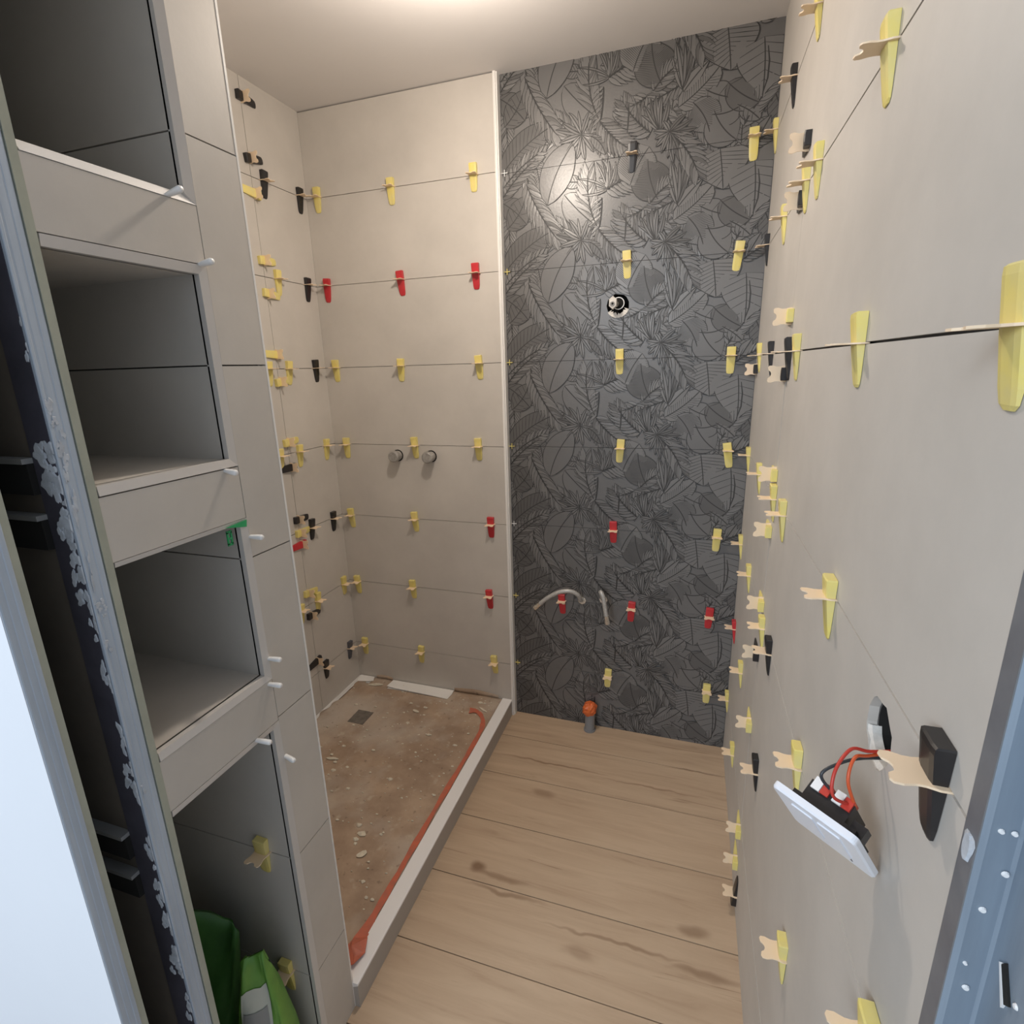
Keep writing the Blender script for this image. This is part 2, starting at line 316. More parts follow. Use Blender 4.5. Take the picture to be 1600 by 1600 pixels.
# left wall
wl = tag(MB().box(XL-.06, XL-.009, YC-.31, .06, 0, ZC).build('wall_left', 'grout'), 'left wall of the shower in light greige tiles', 'wall', kind='structure')
for (z0, z1) in rows(ZJ):
    for (y0, y1) in ((-.30+G, YS), (YC, -.30-G)):
        MB().box(XL-.009, XL+random.uniform(-.0004, .0004), y0, y1, z0+(G if z0 else 0), z1-(G if z1 < ZC else 0)).build('tile', 'tile', wl)

# ------------------------------------------------------------------ dark wall relief
_rb = random.Random(31); BACK = []
for _k in range(34):
    _x, _z, _a = _rb.uniform(0, .82), _rb.uniform(0, .3), _rb.uniform(0, 6.28)
    if _k % 3 == 0: BACK.append(('P', _x, _z, _x+.11*math.cos(_a), _z+.11*math.sin(_a), .05, 9, _rb.uniform(-.15, .15), 42, 'b', .17, 0))
    else: _l = _rb.uniform(.07, .12); BACK.append(('B', _x, _z, _x+_l*math.cos(_a), _z+_l*math.sin(_a), _rb.uniform(.03, .06), _rb.uniform(-.15, .15), _rb.choice((5, 8, 12)), _rb.choice(('oval', 'banana', 'lance')), 0))
def leaf_relief(z0, z1, hole=None):
    """raised leaves of one tile course; local z runs 0..0.3, pattern repeats every course"""
    fills = [MB(), MB(), MB()]; lines = MB(); rnd = random.Random(11); st = {'h': 0.0004}
    def P(x, z, h): return (X1+x, -h, z)
    def ribbon(pts, w):
        # pts: list of (x,z,h)
        n = len(pts)
        if n < 2: return
        vs, fs = [], []
        for i, p in enumerate(pts):
            a = pts[max(i-1, 0)]; b = pts[min(i+1, n-1)]; dx, dz = b[0]-a[0], b[1]-a[1]; L = math.hypot(dx, dz) or 1
            ww = 1.22*w*(0.55 if i in (0, n-1) else 1)/2
            vs += [P(p[0]-dz/L*ww, p[1]+dx/L*ww, p[2]), P(p[0]+dz/L*ww, p[1]-dx/L*ww, p[2])]
            if i: fs.append((2*i-2, 2*i-1, 2*i+1, 2*i))
        lines.add(vs, fs)
    def prof(kind, t):
        if kind == 'oval': return math.sin(math.pi*min(1, max(0, t)))**.62
        if kind == 'banana': return min(1, (math.sin(math.pi*t**.9))**.45)
        if kind == 'heart': return math.sin(math.pi*t**.55)**.8
        return math.sin(math.pi*t**.75)
    def blade(x0, zz0, x1, zz1, w, bend, nv, kind, tone, N=12, lw=.0019, mid=True):
        dx, dz = x1-x0, zz1-zz0; L = math.hypot(dx, dz) or 1e-6; nx, nz = -dz/L, dx/L
        cx, cz = (x0+x1)/2+nx*bend*L, (zz0+zz1)/2+nz*bend*L
        st['h'] += .000004; h = st['h']; tone = tone if tone else rnd.choice((0, 0, 2, 2, 1)); tl = rnd.uniform(-.00022, .00022); ridge = .00028 if w > .03 else .00014
        rows_ = []
        for i in range(N+1):
            t = i/N; a = (1-t)**2; b = 2*t*(1-t); c = t*t
            px, pz = a*x0+b*cx+c*x1, a*zz0+b*cz+c*zz1
            tx, tz = 2*(1-t)*(cx-x0)+2*t*(x1-cx), 2*(1-t)*(cz-zz0)+2*t*(zz1-cz); T = math.hypot(tx, tz) or 1
            hw = w/2*prof(kind, t); ux, uz = -tz/T*hw, tx/T*hw
            rows_.append(((px+ux, pz+uz, h+tl), (px, pz, h+ridge), (px-ux, pz-uz, h-tl)))
        vs, fs = [], []
        for i, r in enumerate(rows_):
            vs += [P(*q) for q in r]
            if i: o = 3*i; fs += [(o-3, o-2, o+1, o), (o-2, o-1, o+2, o+1)]
        fills[tone].add(vs, fs)
        e = .000025
        ribbon([(q[0][0], q[0][1], q[0][2]+e) for q in rows_], lw); ribbon([(q[2][0], q[2][1], q[2][2]+e) for q in rows_], lw)
        if mid: ribbon([(q[1][0], q[1][1], q[1][2]+e) for q in rows_], lw*1.35)
        for v in range(nv):
            i = 1+(N-3)*v/max(1, nv-1) if nv > 1 else N*.5
            for sd in (0, 2):
                i0 = min(N-1, int(i)); fr = i-i0; i1 = min(N, i0+2)
                m0, m1 = rows_[i0][1], rows_[min(N, i0+1)][1]; s0 = tuple(m0[k]*(1-fr)+m1[k]*fr for k in range(3))
                e0, e1 = rows_[i1][sd], rows_[min(N, i1+1)][sd]; s1 = tuple(e0[k]*(1-fr)+e1[k]*fr for k in range(3))
                ribbon([(s0[0], s0[1], s0[2]+e), ((s0[0]*.45+s1[0]*.55), (s0[1]*.45+s1[1]*.55), (s0[2]*.45+s1[2]*.55)+e), (s1[0], s1[1], s1[2]+e)], lw*.62 if nv > 12 else lw*.8)
        return rows_
    for off in (-.3, 0, .3):
        rnd.seed(5); st['h'] = .0004
        for q in BACK+LEAVES:
            if q[0] == 'B': blade(q[1], q[2]+off, q[3], q[4]+off, *q[5:10])
            elif q[0] == 'S':
                st['h'] += .000012; ribbon([(x, z+off, st['h']+.0003) for x, z in q[1]], q[2])
            elif q[0] == 'F':
                for tx, tz in q[3]:
                    blade(q[1], q[2]+off, tx, tz+off, q[4]/1.6, rnd.uniform(-.12, .12), 0, 'oval', q[5], N=8, lw=.0016)
            else:
                _, x0, za, x1, zb, ll, n, bend, ang, sides, lw, tone = q; za += off; zb += off
                dx, dz = x1-x0, zb-za; L = math.hypot(dx, dz); nx, nz = -dz/L, dx/L; cx, cz = (x0+x1)/2+nx*bend*L, (za+zb)/2+nz*bend*L
                spine = []
                for i in range(n+1):
                    t = i/n; px, pz = (1-t)**2*x0+2*t*(1-t)*cx+t*t*x1, (1-t)**2*za+2*t*(1-t)*cz+t*t*zb
                    tx, tz = 2*(1-t)*(cx-x0)+2*t*(x1-cx), 2*(1-t)*(cz-za)+2*t*(zb-cz); a0 = math.atan2(tz, tx)
                    spine.append((px, pz, st['h']+.0002))
                    l_ = ll*(.55+.45*math.sin(math.pi*(.15+.8*t)))
                    for sd in ((1, -1) if sides == 'b' else (-1,)):
                        a1 = a0+sd*math.radians(ang)*(1-.45*t)
                        blade(px, pz, px+l_*math.cos(a1), pz+l_*math.sin(a1), ll*lw*1.25, sd*rnd.uniform(.02, .12), 0, 'lance', tone, N=6, lw=.0014, mid=False)
                ribbon([(a, b, st['h']+.0002) for a, b, _ in spine], .0032)
    res = []
    for mb in (*fills, lines):
        bm = bmesh.new(); me = mb.mesh('leaf_relief'); bm.from_mesh(me); bpy.data.meshes.remove(me)
        for co, no in (((0, 0, z0), (0, 0, -1)), ((0, 0, z1), (0, 0, 1)), ((X1+.002, 0, 0), (-1, 0, 0)), ((-.002, 0, 0), (1, 0, 0))):
            bmesh.ops.bisect_plane(bm, geom=bm.verts[:]+bm.edges[:]+bm.faces[:], plane_co=co, plane_no=no, clear_outer=True)
        if hole:
            hx, hz, hr = hole
            for k in range(16):       # cut along the hole's outline, then drop what lies inside
                a = 2*math.pi*k/16; c_, s_ = math.cos(a), math.sin(a)
                near = [f for f in bm.faces if (f.calc_center_median().x-hx)**2+(f.calc_center_median().z-hz)**2 < .07**2]
                g = list({v for f in near for v in f.verts})+list({e_ for f in near for e_ in f.edges})+near
                bmesh.ops.bisect_plane(bm, geom=g, plane_co=(hx+hr*c_, 0, hz+hr*s_), plane_no=(c_, 0, s_))
            bmesh.ops.delete(bm, geom=[f for f in bm.faces if (f.calc_center_median().x-hx)**2+(f.calc_center_median().z-hz)**2 < hr*hr], context='FACES')
        m = bpy.data.meshes.new('leaf_relief'); bm.to_mesh(m); bm.free(); res.append(m)
    return res
relief_cache = {}
for i, (z0, z1) in enumerate(rows(ZJ)):
    zb, zt = z0+(.0006 if z0 else 0), z1-(.0006 if z1 < ZC else 0); base = 1.438+.3*round((z0-1.438)/.3) if i else 2.038
    if i == 7: base = -.062
    mb = MB(); hole = z0 < DHZ < z1
    if hole: holed_plate(mb, lambda w, h, d: (w, d, h), X1, 0, zb, zt, DHX, DHZ, DHR, .009, jag=.05)
    else: mb.box(X1, 0, 0, .009, zb, zt)
    tl = mb.build('tile', 'dark', wb)
    key = 'hole' if hole else (round(zb-base, 3), round(zt-base, 3))
    if key not in relief_cache:
        relief_cache[key] = leaf_relief(zb-base, zt-base, (DHX, DHZ-base, DHR*1.04) if hole else None)
    for me, mt, nm in zip(relief_cache[key], ('dark', 'dark2', 'dark3', 'line'), ('leaf_relief', 'leaf_relief_dark', 'leaf_relief_pale', 'leaf_outline')):
        o = obj(nm, me, mt, tl); o.location = (0, -.0002, base); o['kind'] = 'stuff'
# ------------------------------------------------------------------ tiled niche column
NY0, NY1 = -1.465, -1.266      # niche opening, y
TY = -1.2525                   # outer edge of the niche frames
niches = [(1.660, 1.960), (1.297, 1.558), (0.924, 1.194), (0.010, 0.818)]
sc = tag(empty('shelf_column', (XS, -1.31, 0)), 'grey tiled built-in column with four open niches beside the shower', 'shelf')
def part(mb, name, m, parent=sc, smooth=False):
    o = mb.build(name, m, parent, smooth)
    if parent is sc: o.matrix_parent_inverse = Matrix.Translation((-XS, 1.31, 0))
    return o
FT = XS-.009                   # back of the face tiles
# core: behind the face tiles
core = MB().box(XL, FT, NY1+.009, YC-.009, 0, ZC)
zs = [ZC] + [z for n in niches for z in (n[1]+.008, n[0]-.008)]
for i in range(0, len(zs)-1, 2): core.box(XL, FT, -1.474, NY1+.009, max(zs[i+1], .0), zs[i])
part(core, 'core', 'grout')
# right margin of the face: one tile per course
for (z0, z1) in rows([2.038, 1.7345, 1.4345, 1.134, .834, .5335, .234]):
    part(MB().box(FT, XS+random.uniform(-.0003, .0003), TY+.0006, YC-.002, z0+(G if z0 else 0), z1-(G if z1 < ZC else 0)), 'tile', 'tile')
# bands between the niches
for (z0, z1) in ((1.9725, ZC), (1.571, 1.6475), (1.2005, 1.2835), (.8285, .9115)):
    part(MB().box(FT, XS, -1.467, TY-.0006, z0+.0008, z1-(.0008 if z1 < ZC else 0)), 'tile', 'tile')
# bevelled frames, mitred at the corners
for k, (z0, z1) in enumerate(niches):
    d, e = .009, .0125
    zo0, zo1 = z0-(e if k < 3 else 0), z1+(e if k < 2 else .0065 if k == 2 else .0100)
    xo, xi = XS+.0006, XS-(.0035 if k == 0 else .0012)
    oc = [(NY0, zo0), (TY, zo0), (TY, zo1), (NY0, zo1)]; ic = [(NY0, z0), (NY1, z0), (NY1, z1), (NY0, z1)]
    for a, nm in ((0, 'bottom'), (1, 'side'), (2, 'top')):
        if k == 3 and a == 0: continue
        b = a+1
        fr = [(xo, *oc[a]), (xo, *oc[b]), (xi, *ic[b]), (xi, *ic[a])]
        if a == 0 and k == 0: fr[2] = (XS-.009, *ic[b]); fr[3] = (XS-.009, *ic[a])
        bk = [(FT-.004, p[1], p[2]) for p in fr]
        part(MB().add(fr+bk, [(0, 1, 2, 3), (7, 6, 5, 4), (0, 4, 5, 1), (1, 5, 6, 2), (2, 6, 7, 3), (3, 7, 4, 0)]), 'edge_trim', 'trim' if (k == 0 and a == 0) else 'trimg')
# niche linings
for k, (z0, z1) in enumerate(niches):
    cuts = [z for z in (1.7345, 1.4345, 1.134, .5335, .234) if z0 < z < z1]
    e = [z1]+cuts+[z0]
    for a, b in zip(e[:-1], e[1:]):
        part(MB().box(XL+.02, FT-.001, NY1, NY1+.009, b+(G if b in cuts else 0), a-(G if a in cuts else 0)), 'lining_tile', 'tile')
    part(MB().box(XL+.02, FT-.001, -1.474, NY1, z0-.008, z0), 'lining_tile', 'tile')
    part(MB().box(XL+.02, FT-.001, -1.474, NY1, z1, z1+.008), 'lining_tile', 'tile')
    part(MB().box(XL+.01, XL+.02, -1.474, NY1, z0, z1), 'lining_tile', 'tile')
part(MB().box(FT, XS+.0005, YC-.002, YC+.002, 0, ZC), 'corner_profile', 'trim')
part(MB().box(XL, FT, YC-.009, YC, 0, ZC), 'shower_side_tile', 'tile')

# ------------------------------------------------------------------ pocket door frame (left of the opening)
pf = tag(empty('pocket_door_frame', (-.87, -1.52, 0)), 'blue-grey steel pocket door jamb smeared with plaster', 'door frame')
def pp(mb, name, m, smooth=False, parent=None):
    o = mb.build(name, m, pf if parent is None else parent, smooth)
    if parent is None: o.matrix_parent_inverse = Matrix.Translation((.87, 1.52, 0))
    return o
HT = 2.08
pp(MB().box(XL, XS+.0005, -1.4765, -1.467, 0, ZC), 'board_edge', 'board')
# inner profile: ribbed lip facing the opening, flange turned into the pocket
lip = [(-1.4775, -.001), (-1.479, .0), (-1.4850, .0), (-1.4856, -.0005), (-1.4866, -.0005), (-1.4872, .0), (-1.4935, .0), (-1.4945, -.0003), (-1.496, -.0003), (-1.4970, .0004), (-1.4993, .0004), (-1.500, -.0004)]
pp(MB().prism([(XS+dx, y, 0) for y, dx in lip]+[(-.889, -1.500, 0), (-.889, -1.4985, 0), (XS-.006, -1.4985, 0), (XS-.006, -1.4775, 0)], (0, 0, HT)), 'inner_profile', 'zinc')
pp(MB().box(XL, -.889, -1.4985, -1.4785, 0, HT), 'panel_back', 'backboard')
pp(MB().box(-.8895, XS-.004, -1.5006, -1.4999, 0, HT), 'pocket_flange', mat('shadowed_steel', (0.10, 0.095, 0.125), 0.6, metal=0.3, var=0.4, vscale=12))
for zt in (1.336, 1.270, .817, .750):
    st_ = pp(MB().box(XL, -.8885, -1.508, -1.4985, zt-.042, zt-.006), 'stringer', 'void_shade')  # near-black colour stands for the shade on the bar's front
    MB().box(XL, -.8885, -1.512, -1.4985, zt-.006, zt).build('stringer_lit_lip', 'stringer', st_)  # paler strip: light caught along the bar's top, put into the colour
# outer profile and the hall-side board
pp(MB().box(XL, XS-.001, -1.566, -1.558, 0, HT), 'outer_board_edge', 'board')
ol = [(-1.566, 0), (-1.567, .0005), (-1.571, .0005), (-1.572, 0), (-1.578, -.0001), (-1.579, -.0006), (-1.5845, -.0004), (-1.586, -.0008)]
pp(MB().prism([(XS+dx, y, 0) for y, dx in ol]+[(XS-.03, -1.586, 0), (XS-.03, -1.566, 0)], (0, 0, HT)), 'outer_profile', 'zinc')
# plaster smears: irregular thin blobs on lip and flange
def blob(mb, cx, cz, ry, rz, face, seed, thick=.0012):
    r_ = random.Random(seed); n = 18; ph = [r_.uniform(0, 6.28) for _ in range(4)]
    pts = []
    for i in range(n):
        a = 2*math.pi*i/n; k = 1+.28*math.sin(2*a+ph[0])+.22*math.sin(3*a+ph[1])+.16*math.sin(5*a+ph[2])+r_.uniform(-.1, .1)
        pts.append((math.cos(a)*k*ry, math.sin(a)*k*rz))
    o = []; c = []
    for (a, b) in pts:
        if face == 'lip': o.append((XS+.0002, max(-1.4995, min(-1.478, cx+a)), cz+b))
        else: o.append((max(-.888, min(XS-.0015, cx+a)), -1.5005, cz+b))
    top = []
    for p in o:
        f_ = .8
        if face == 'lip': top.append((XS+.0006+thick, cx+(p[1]-cx)*f_, cz+(p[2]-cz)*f_))
        else: top.append((cx+(p[0]-cx)*f_, -1.5008-thick, cz+(p[2]-cz)*f_))
    n0 = len(mb.v); mb.loft([o, top], cap=False); tc = tuple(sum(q[k] for q in top)/n for k in range(3)); mb.v.append(tc)
    for i in range(n): mb.f.append((n0+n+i, n0+n+(i+1) % n, n0+2*n))
r_ = random.Random(2)
clusters = [('f', 1.335, .016, .030, 9), ('f', 1.285, .010, .022, 6), ('f', 1.235, .013, .030, 9), ('f', 1.185, .012, .028, 8), ('f', 1.14, .007, .030, 6), ('f', 1.46, .004, .02, 3), ('f', 1.05, .007, .03, 4),
            ('l', 1.39, .009, .018, 6), ('l', 1.345, .008, .020, 6), ('l', 1.29, .006, .03, 6), ('l', 1.21, .004, .03, 4), ('l', 1.155, .009, .016, 6), ('l', 1.10, .006, .014, 3),
            ('f', .96, .006, .03, 5), ('f', .90, .010, .028, 8), ('l', .895, .005, .010, 2), ('f', .79, .007, .025, 7), ('f', .72, .007, .03, 6), ('f', .655, .009, .025, 7), ('f', .595, .013, .03, 10), ('f', .50, .008, .03, 5), ('l', .45, .006, .02, 3)]
for i, (f_, cz, a, b, n_) in enumerate(clusters):
    mb = MB()
    for q in range(n_):
        k_ = r_.uniform(.30, .68)
        if f_ == 'l': blob(mb, -1.4965+r_.random()**1.4*a, cz+r_.uniform(-b, b), a*k_*.7, b*k_*.55, 'lip', i*20+q, .0002+.00006*q)
        else: blob(mb, XS-.002-r_.random()**1.6*a*1.6, cz+r_.uniform(-b, b), a*k_, b*k_*.6, 'flange', i*20+q, .0006+.00013*q)
    pp(mb, 'plaster_smear', 'plaster')
# hall-side wall round the opening
wd = tag(MB().box(-2.6, XS-.0015, -1.587, -1.5665, 0, 2.6).build('wall_door', 'hallwhite'), 'white plasterboard wall on the hall side of the doorway', 'wall', kind='structure')
MB().box(XS-.0015, .07, -1.585, -1.47, HT, 2.6).build('lintel', 'hallwhite', wd)

# ------------------------------------------------------------------ strike jamb (right of the opening)
sj = tag(empty('strike_jamb', (0, -1.58, 0)), 'folded blue-grey steel door jamb with screw heads beside the right wall', 'door frame')
def sp(mb, name, m, smooth=False):
    o = mb.build(name, m, sj, smooth); o.matrix_parent_inverse = Matrix.Translation((0, 1.58, 0)); return o
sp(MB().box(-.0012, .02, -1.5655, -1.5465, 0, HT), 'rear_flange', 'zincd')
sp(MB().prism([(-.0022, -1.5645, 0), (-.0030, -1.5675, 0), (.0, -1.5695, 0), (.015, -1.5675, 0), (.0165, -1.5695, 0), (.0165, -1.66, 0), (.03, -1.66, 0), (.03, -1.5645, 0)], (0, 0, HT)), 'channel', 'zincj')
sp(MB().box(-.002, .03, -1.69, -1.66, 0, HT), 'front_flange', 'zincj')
def disc(mb, c, n, r, h=.0012, k=10):
    n = Vector(n).normalized(); a = n.orthogonal().normalized(); b = n.cross(a); c = Vector(c)
    mb.loft([[c+(a*math.cos(t)+b*math.sin(t))*r for t in [2*math.pi*i/k for i in range(k)]], [c+n*h+(a*math.cos(t)+b*math.sin(t))*r*.7 for t in [2*math.pi*i/k for i in range(k)]]])
for (x, z, r) in ((.0055, 1.145, .0018), (.012, 1.145, .0018), (.0125, 1.115, .0022), (.006, 1.085, .0022), (.004, 1.04, .0014), (.0075, 1.02, .0022), (.005, .95, .002), (.011, .985, .0012)):
    mb = MB(); disc(mb, (x, -1.569, z), (0, -1, 0), r); sp(mb, 'screw', 'whitep')
mb = MB(); mb.prism([(.0150, -1.5835, 1.064), (.0150, -1.5800, 1.058), (.0150, -1.5905, 1.040), (.0150, -1.5945, 1.044)], (.0014, 0, 0)); sp(mb, 'slot', 'void_shade')
mb = MB(); mb.prism([(.0145, -1.5800, 1.060), (.0145, -1.5790, 1.059), (.0145, -1.5895, 1.036), (.0145, -1.5905, 1.040)], (.0018, 0, 0)); sp(mb, 'slot_edge', 'whitep')
for (y, z, r) in ((-1.598, 1.05, .002), (-1.590, 1.00, .0022), (-1.604, 1.02, .0012)):
    mb = MB(); disc(mb, (.0163, y, z), (-1, 0, 0), r); sp(mb, 'screw', 'whitep')
mb = MB()
for dz, w in ((0, .004), (.010, .0055), (.02, .0035), (.026, .002)):
    pass
ring0 = [(-.0014, -1.5555+.006*math.cos(a)*(1+.3*math.sin(3*a)), 1.118+.013*math.sin(a)*(1+.25*math.cos(2*a))) for a in [2*math.pi*i/16 for i in range(16)]]
ring1 = [(-.0030, -1.5555+.004*math.cos(a), 1.118+.010*math.sin(a)) for a in [2*math.pi*i/16 for i in range(16)]]
mb.loft([ring0, ring1]); sp(mb, 'plaster_smear', 'plaster')
tag(MB().box(.0305, 1.4, -1.66, -1.565, 0, 2.6).build('wall_door_right', 'hallwhite'), 'white hall wall to the right of the strike jamb', 'wall', kind='structure')

# ------------------------------------------------------------------ ceiling lamp
lamp = tag(empty('ceiling_lamp', (LAMP[0], LAMP[1], ZC)), 'small round white ceiling lamp above the shower', 'lamp')
def ring(c, r, n=24): return [(c[0]+r*math.cos(2*math.pi*i/n), c[1]+r*math.sin(2*math.pi*i/n), c[2]) for i in range(n)]
MB().loft([ring((0, 0, 0), .04), ring((0, 0, -.018), .04), ring((0, 0, -.026), .018)]).build('rose', 'white', lamp)
MB().loft([ring((0, 0, -.026), .014), ring((0, 0, -.075), .018), ring((0, 0, -.085), .018)]).build('holder', 'white', lamp)
bz = LAMP[2]-ZC+.004
MB().loft([ring((0, 0, bz+.056), .012), ring((0, 0, bz+.045), .014), ring((0, 0, bz+.034), .014)]).build('bulb_neck', 'white', lamp)
lo = bpy.data.objects.new('ceiling_bulb', ld); C.objects.link(lo); lo.location = LAMP; lo.parent = lamp; lo.matrix_parent_inverse = Matrix.Translation((-LAMP[0], -LAMP[1], -ZC))
lo2 = bpy.data.objects.new('ceiling_bulb_down', ldd); C.objects.link(lo2); lo2.location = (LAMP[0], LAMP[1], LAMP[2]-.032); lo2.parent = lamp; lo2.matrix_parent_inverse = Matrix.Translation((-LAMP[0], -LAMP[1], -ZC))

# ------------------------------------------------------------------ shower: kerb, tray, sheet, debris
kb = tag(empty('shower_kerb', ((KI+KO)/2, -.6, 0)), 'long shower kerb with white cap and grey side', 'kerb')
def kp(mb, n, m, sm=False):
    o = mb.build(n, m, kb, sm); o.matrix_parent_inverse = Matrix.Translation((-(KI+KO)/2, .6, 0)); return o
MT['kerbw'] = mat('white_kerb_cap', (0.90, 0.88, 0.87), 0.4)
kp(MB().prism([(KI, YS, KZ-.03), (KO+.001, YS, KZ-.006), (KO+.001, YS, KZ-.001), (KO-.001, YS, KZ), (KI, YS, KZ)], (0, YC-YS, 0)), 'cap', 'kerbw')
kp(MB().box(KI+.004, KO, YC, YS, 0, KZ-.0062), 'side', mat('kerb_side', (0.44, 0.405, 0.37), 0.5))
tag(MB().box(XL, KI, YC, YS, -.008, .066).build('shower_tray', 'white'), 'white shower tray showing at the edges of the brown sheet', 'shower tray')
# brown protective sheet: wavy, torn at the back, two flaps turned up the wall
bm = bmesh.new(); nx, ny = 70, 110; rs = random.Random(4); gv = {}
x0, x1, y0, y1 = XL+.014, KI-.002, YC+.001, YS-.003
def backedge(x):
    if -1.49 < x < -1.405: return 0
    if -1.115 < x: return 0
    return .0
for i in range(nx+1):
    for j in range(ny+1):
        x = x0+(x1-x0)*i/nx; y = y0+(y1-y0)*j/ny
        if i == 0: x += .012*math.sin(j*.21)+.006*math.sin(j*.9)+.008
        z = .0685+.0006*math.sin(x*31+y*17)+.0006*math.sin(y*43-x*11)+rs.uniform(0, .0003)
        gv[i, j] = bm.verts.new((x, y, z))
for i in range(nx):
    for j in range(ny):
        xm = (gv[i, j].co.x+gv[i+1, j].co.x)/2; ym = (gv[i, j].co.y+gv[i, j+1].co.y)/2
        if -1.398 < xm < -1.10 and ym > -.090: continue
        if xm < -1.49 and ym > -.075+.01*math.sin(xm*60): continue
        bm.faces.new((gv[i, j], gv[i+1, j], gv[i+1, j+1], gv[i, j+1]))
for (fa, fb, hz) in ((-1.485, -1.402, .018), (-1.098, -.895, .022)):
    prev = None
    for k in range(11):
        x = fa+(fb-fa)*k/10; h = hz*(.6+.4*math.sin(math.pi*k/10))
        cur = [bm.verts.new((x, YS-.004, .069)), bm.verts.new((x, YS-.0025, .069+h*.5)), bm.verts.new((x, YS-.0012, .069+h))]
        if prev:
            for q in range(2): bm.faces.new((prev[q], cur[q], cur[q+1], prev[q+1]))
        prev = cur
bmesh.ops.delete(bm, geom=[v for v in bm.verts if not v.link_faces], context='VERTS')
me = bpy.data.meshes.new('protective_sheet'); bm.to_mesh(me); bm.free()
sh = tag(obj('protective_sheet', me, 'card', smooth=True), 'dirty brown protective sheet covering the shower floor', 'sheet')
sm = sh.modifiers.new('thickness', 'SOLIDIFY'); sm.thickness = .001
def sheet(name, pts, z, m, label, cat, th=.0012, bow=.0015):
    n = len(pts); mb = MB(); mb.loft([[(p[0], p[1], z) for p in pts], [(p[0], p[1], z+th) for p in pts]])
    return tag(mb.build(name, m), label, cat)
sheet('tray_gap_strip', [(-1.398, YS-.003), (-1.25, YS-.0025), (-1.100, YS-.004), (-1.097, -.060), (-1.102, -.098), (-1.22, -.092), (-1.36, -.088), (-1.402, -.082)], .0705, 'tray_patch', 'long white strip standing for bare tray in the sheet gap at the back wall', 'tray_patch')  # added white strips standing in for tray bared by gaps in the sheet
sheet('tray_gap_strip', [(-1.566, YS-.004), (-1.497, YS-.003), (-1.483, -.062), (-1.50, -.070), (-1.555, -.082), (-1.562, -.06)], .0705, 'tray_patch', 'small white strip standing for bare tray in the left corner of the shower', 'tray_patch')
for (cx, cy, a, l_, w, lab) in ((-1.455, -.085, .35, .07, .020, 'pale torn scrap between the two white tray strips'), (-.93, -.125, -.5, .05, .010, 'thin cream scrap near the far end of the kerb'),
                               (-1.35, -.545, .2, .05, .014, 'cream sliver left of the shower floor centre'), (-1.02, -.86, .9, .035, .022, 'larger cream plaster flake near the front of the shower floor'),
                               (-1.06, -.80, .2, .030, .022, 'round cream plaster flake just behind the largest one'), (-1.19, -.21, -.3, .035, .012, 'cream scrap in the middle of the shower floor')):
    r_ = random.Random(int(cx*-1000)); pts = []
    for k in range(10):
        t = 2*math.pi*k/10; q = 1+r_.uniform(-.3, .15); u_, v_ = math.cos(t)*l_/2*q, math.sin(t)*w/2*q
        pts.append((cx+u_*math.cos(a)-v_*math.sin(a), cy+u_*math.sin(a)+v_*math.cos(a)))
    sheet('paper_scrap', pts, .0705, 'crumb', lab, 'scrap', .002)
tag(MB().box(-1.425, -1.355, -.345, -.265, .0692, .0712).build('drain_cover', 'drain'), 'small square grey cover on the brown shower sheet', 'drain cover')
r_ = random.Random(9); mb = MB()
for k in range(360):
    x = r_.uniform(XL+.03, KI-.03); y = -1.1+1.05*r_.random()**1.0; s_ = r_.choice([.003, .004, .004, .005, .007, .009, .012])*r_.uniform(.6, 1.1); a = r_.uniform(0, 3.14)
    if s_ > .006 and r_.random() < .4: s_ *= .6
    n = 6; base = [(x+s_*math.cos(a+2*math.pi*i/n)*r_.uniform(.6, 1.2), y+s_*.7*math.sin(a+2*math.pi*i/n)*r_.uniform(.6, 1.2), .0704) for i in range(n)]
    mb.loft([base, [(x+(p[0]-x)*.6, y+(p[1]-y)*.6, .0706+min(.003, s_*.25)) for p in base]])
tag(mb.build('plaster_crumbs', 'crumb'), 'scattered cream plaster crumbs on the brown shower sheet', 'debris', kind='stuff')
# orange tape along the kerb
tp = [(-.980, -.146), (-.955, -.142), (-.925, -.160), (-.900, -.200), (-.889, -.26), (-.887, -.35), (-.888, -.50), (-.889, -.65), (-.888, -.80), (-.888, -.92), (-.887, -1.02), (-.888, -1.08), (-.890, -1.135)]
cv = catmull([(x, y, 0) for x, y in tp], 6); rings = []; n = len(cv); rr_ = random.Random(5)
tv, tf = [], []
for i, p in enumerate(cv):
    d = (cv[min(i+1, n-1)]-cv[max(i-1, 0)]).normalized(); s_ = Vector((-d.y, d.x, 0)); t = i/(n-1)
    w = (.0085+.0015*math.sin(i*.7)) if .12 < t < .82 else (.0085+.011*(1-t/.12) if t <= .12 else .0085+.018*(t-.82)/.18)
    for q in (-1, -.3, .4, 1):
        tv.append((min(p.x+s_.x*w*q+rr_.uniform(-.001, .001), KI+.004), p.y+s_.y*w*q, .0712+.0004*(1+math.sin(i*1.3))+rr_.uniform(0, .0005)))
    if i:
        o = 4*i
        for k in range(3): tf.append((o-4+k, o-3+k, o+1+k, o+k))
tag(MB().add(tv, tf).build('orange_tape', 'tape', smooth=True), 'strip of orange tape along the inner edge of the shower kerb', 'tape')
fv = [(-.905, -1.075, .073), (-.868, -1.068, .080), (-.855, -1.10, .078), (-.862, -1.135, .086), (-.895, -1.150, .075), (-.888, -1.105, .092), (-.872, -1.118, .083)]
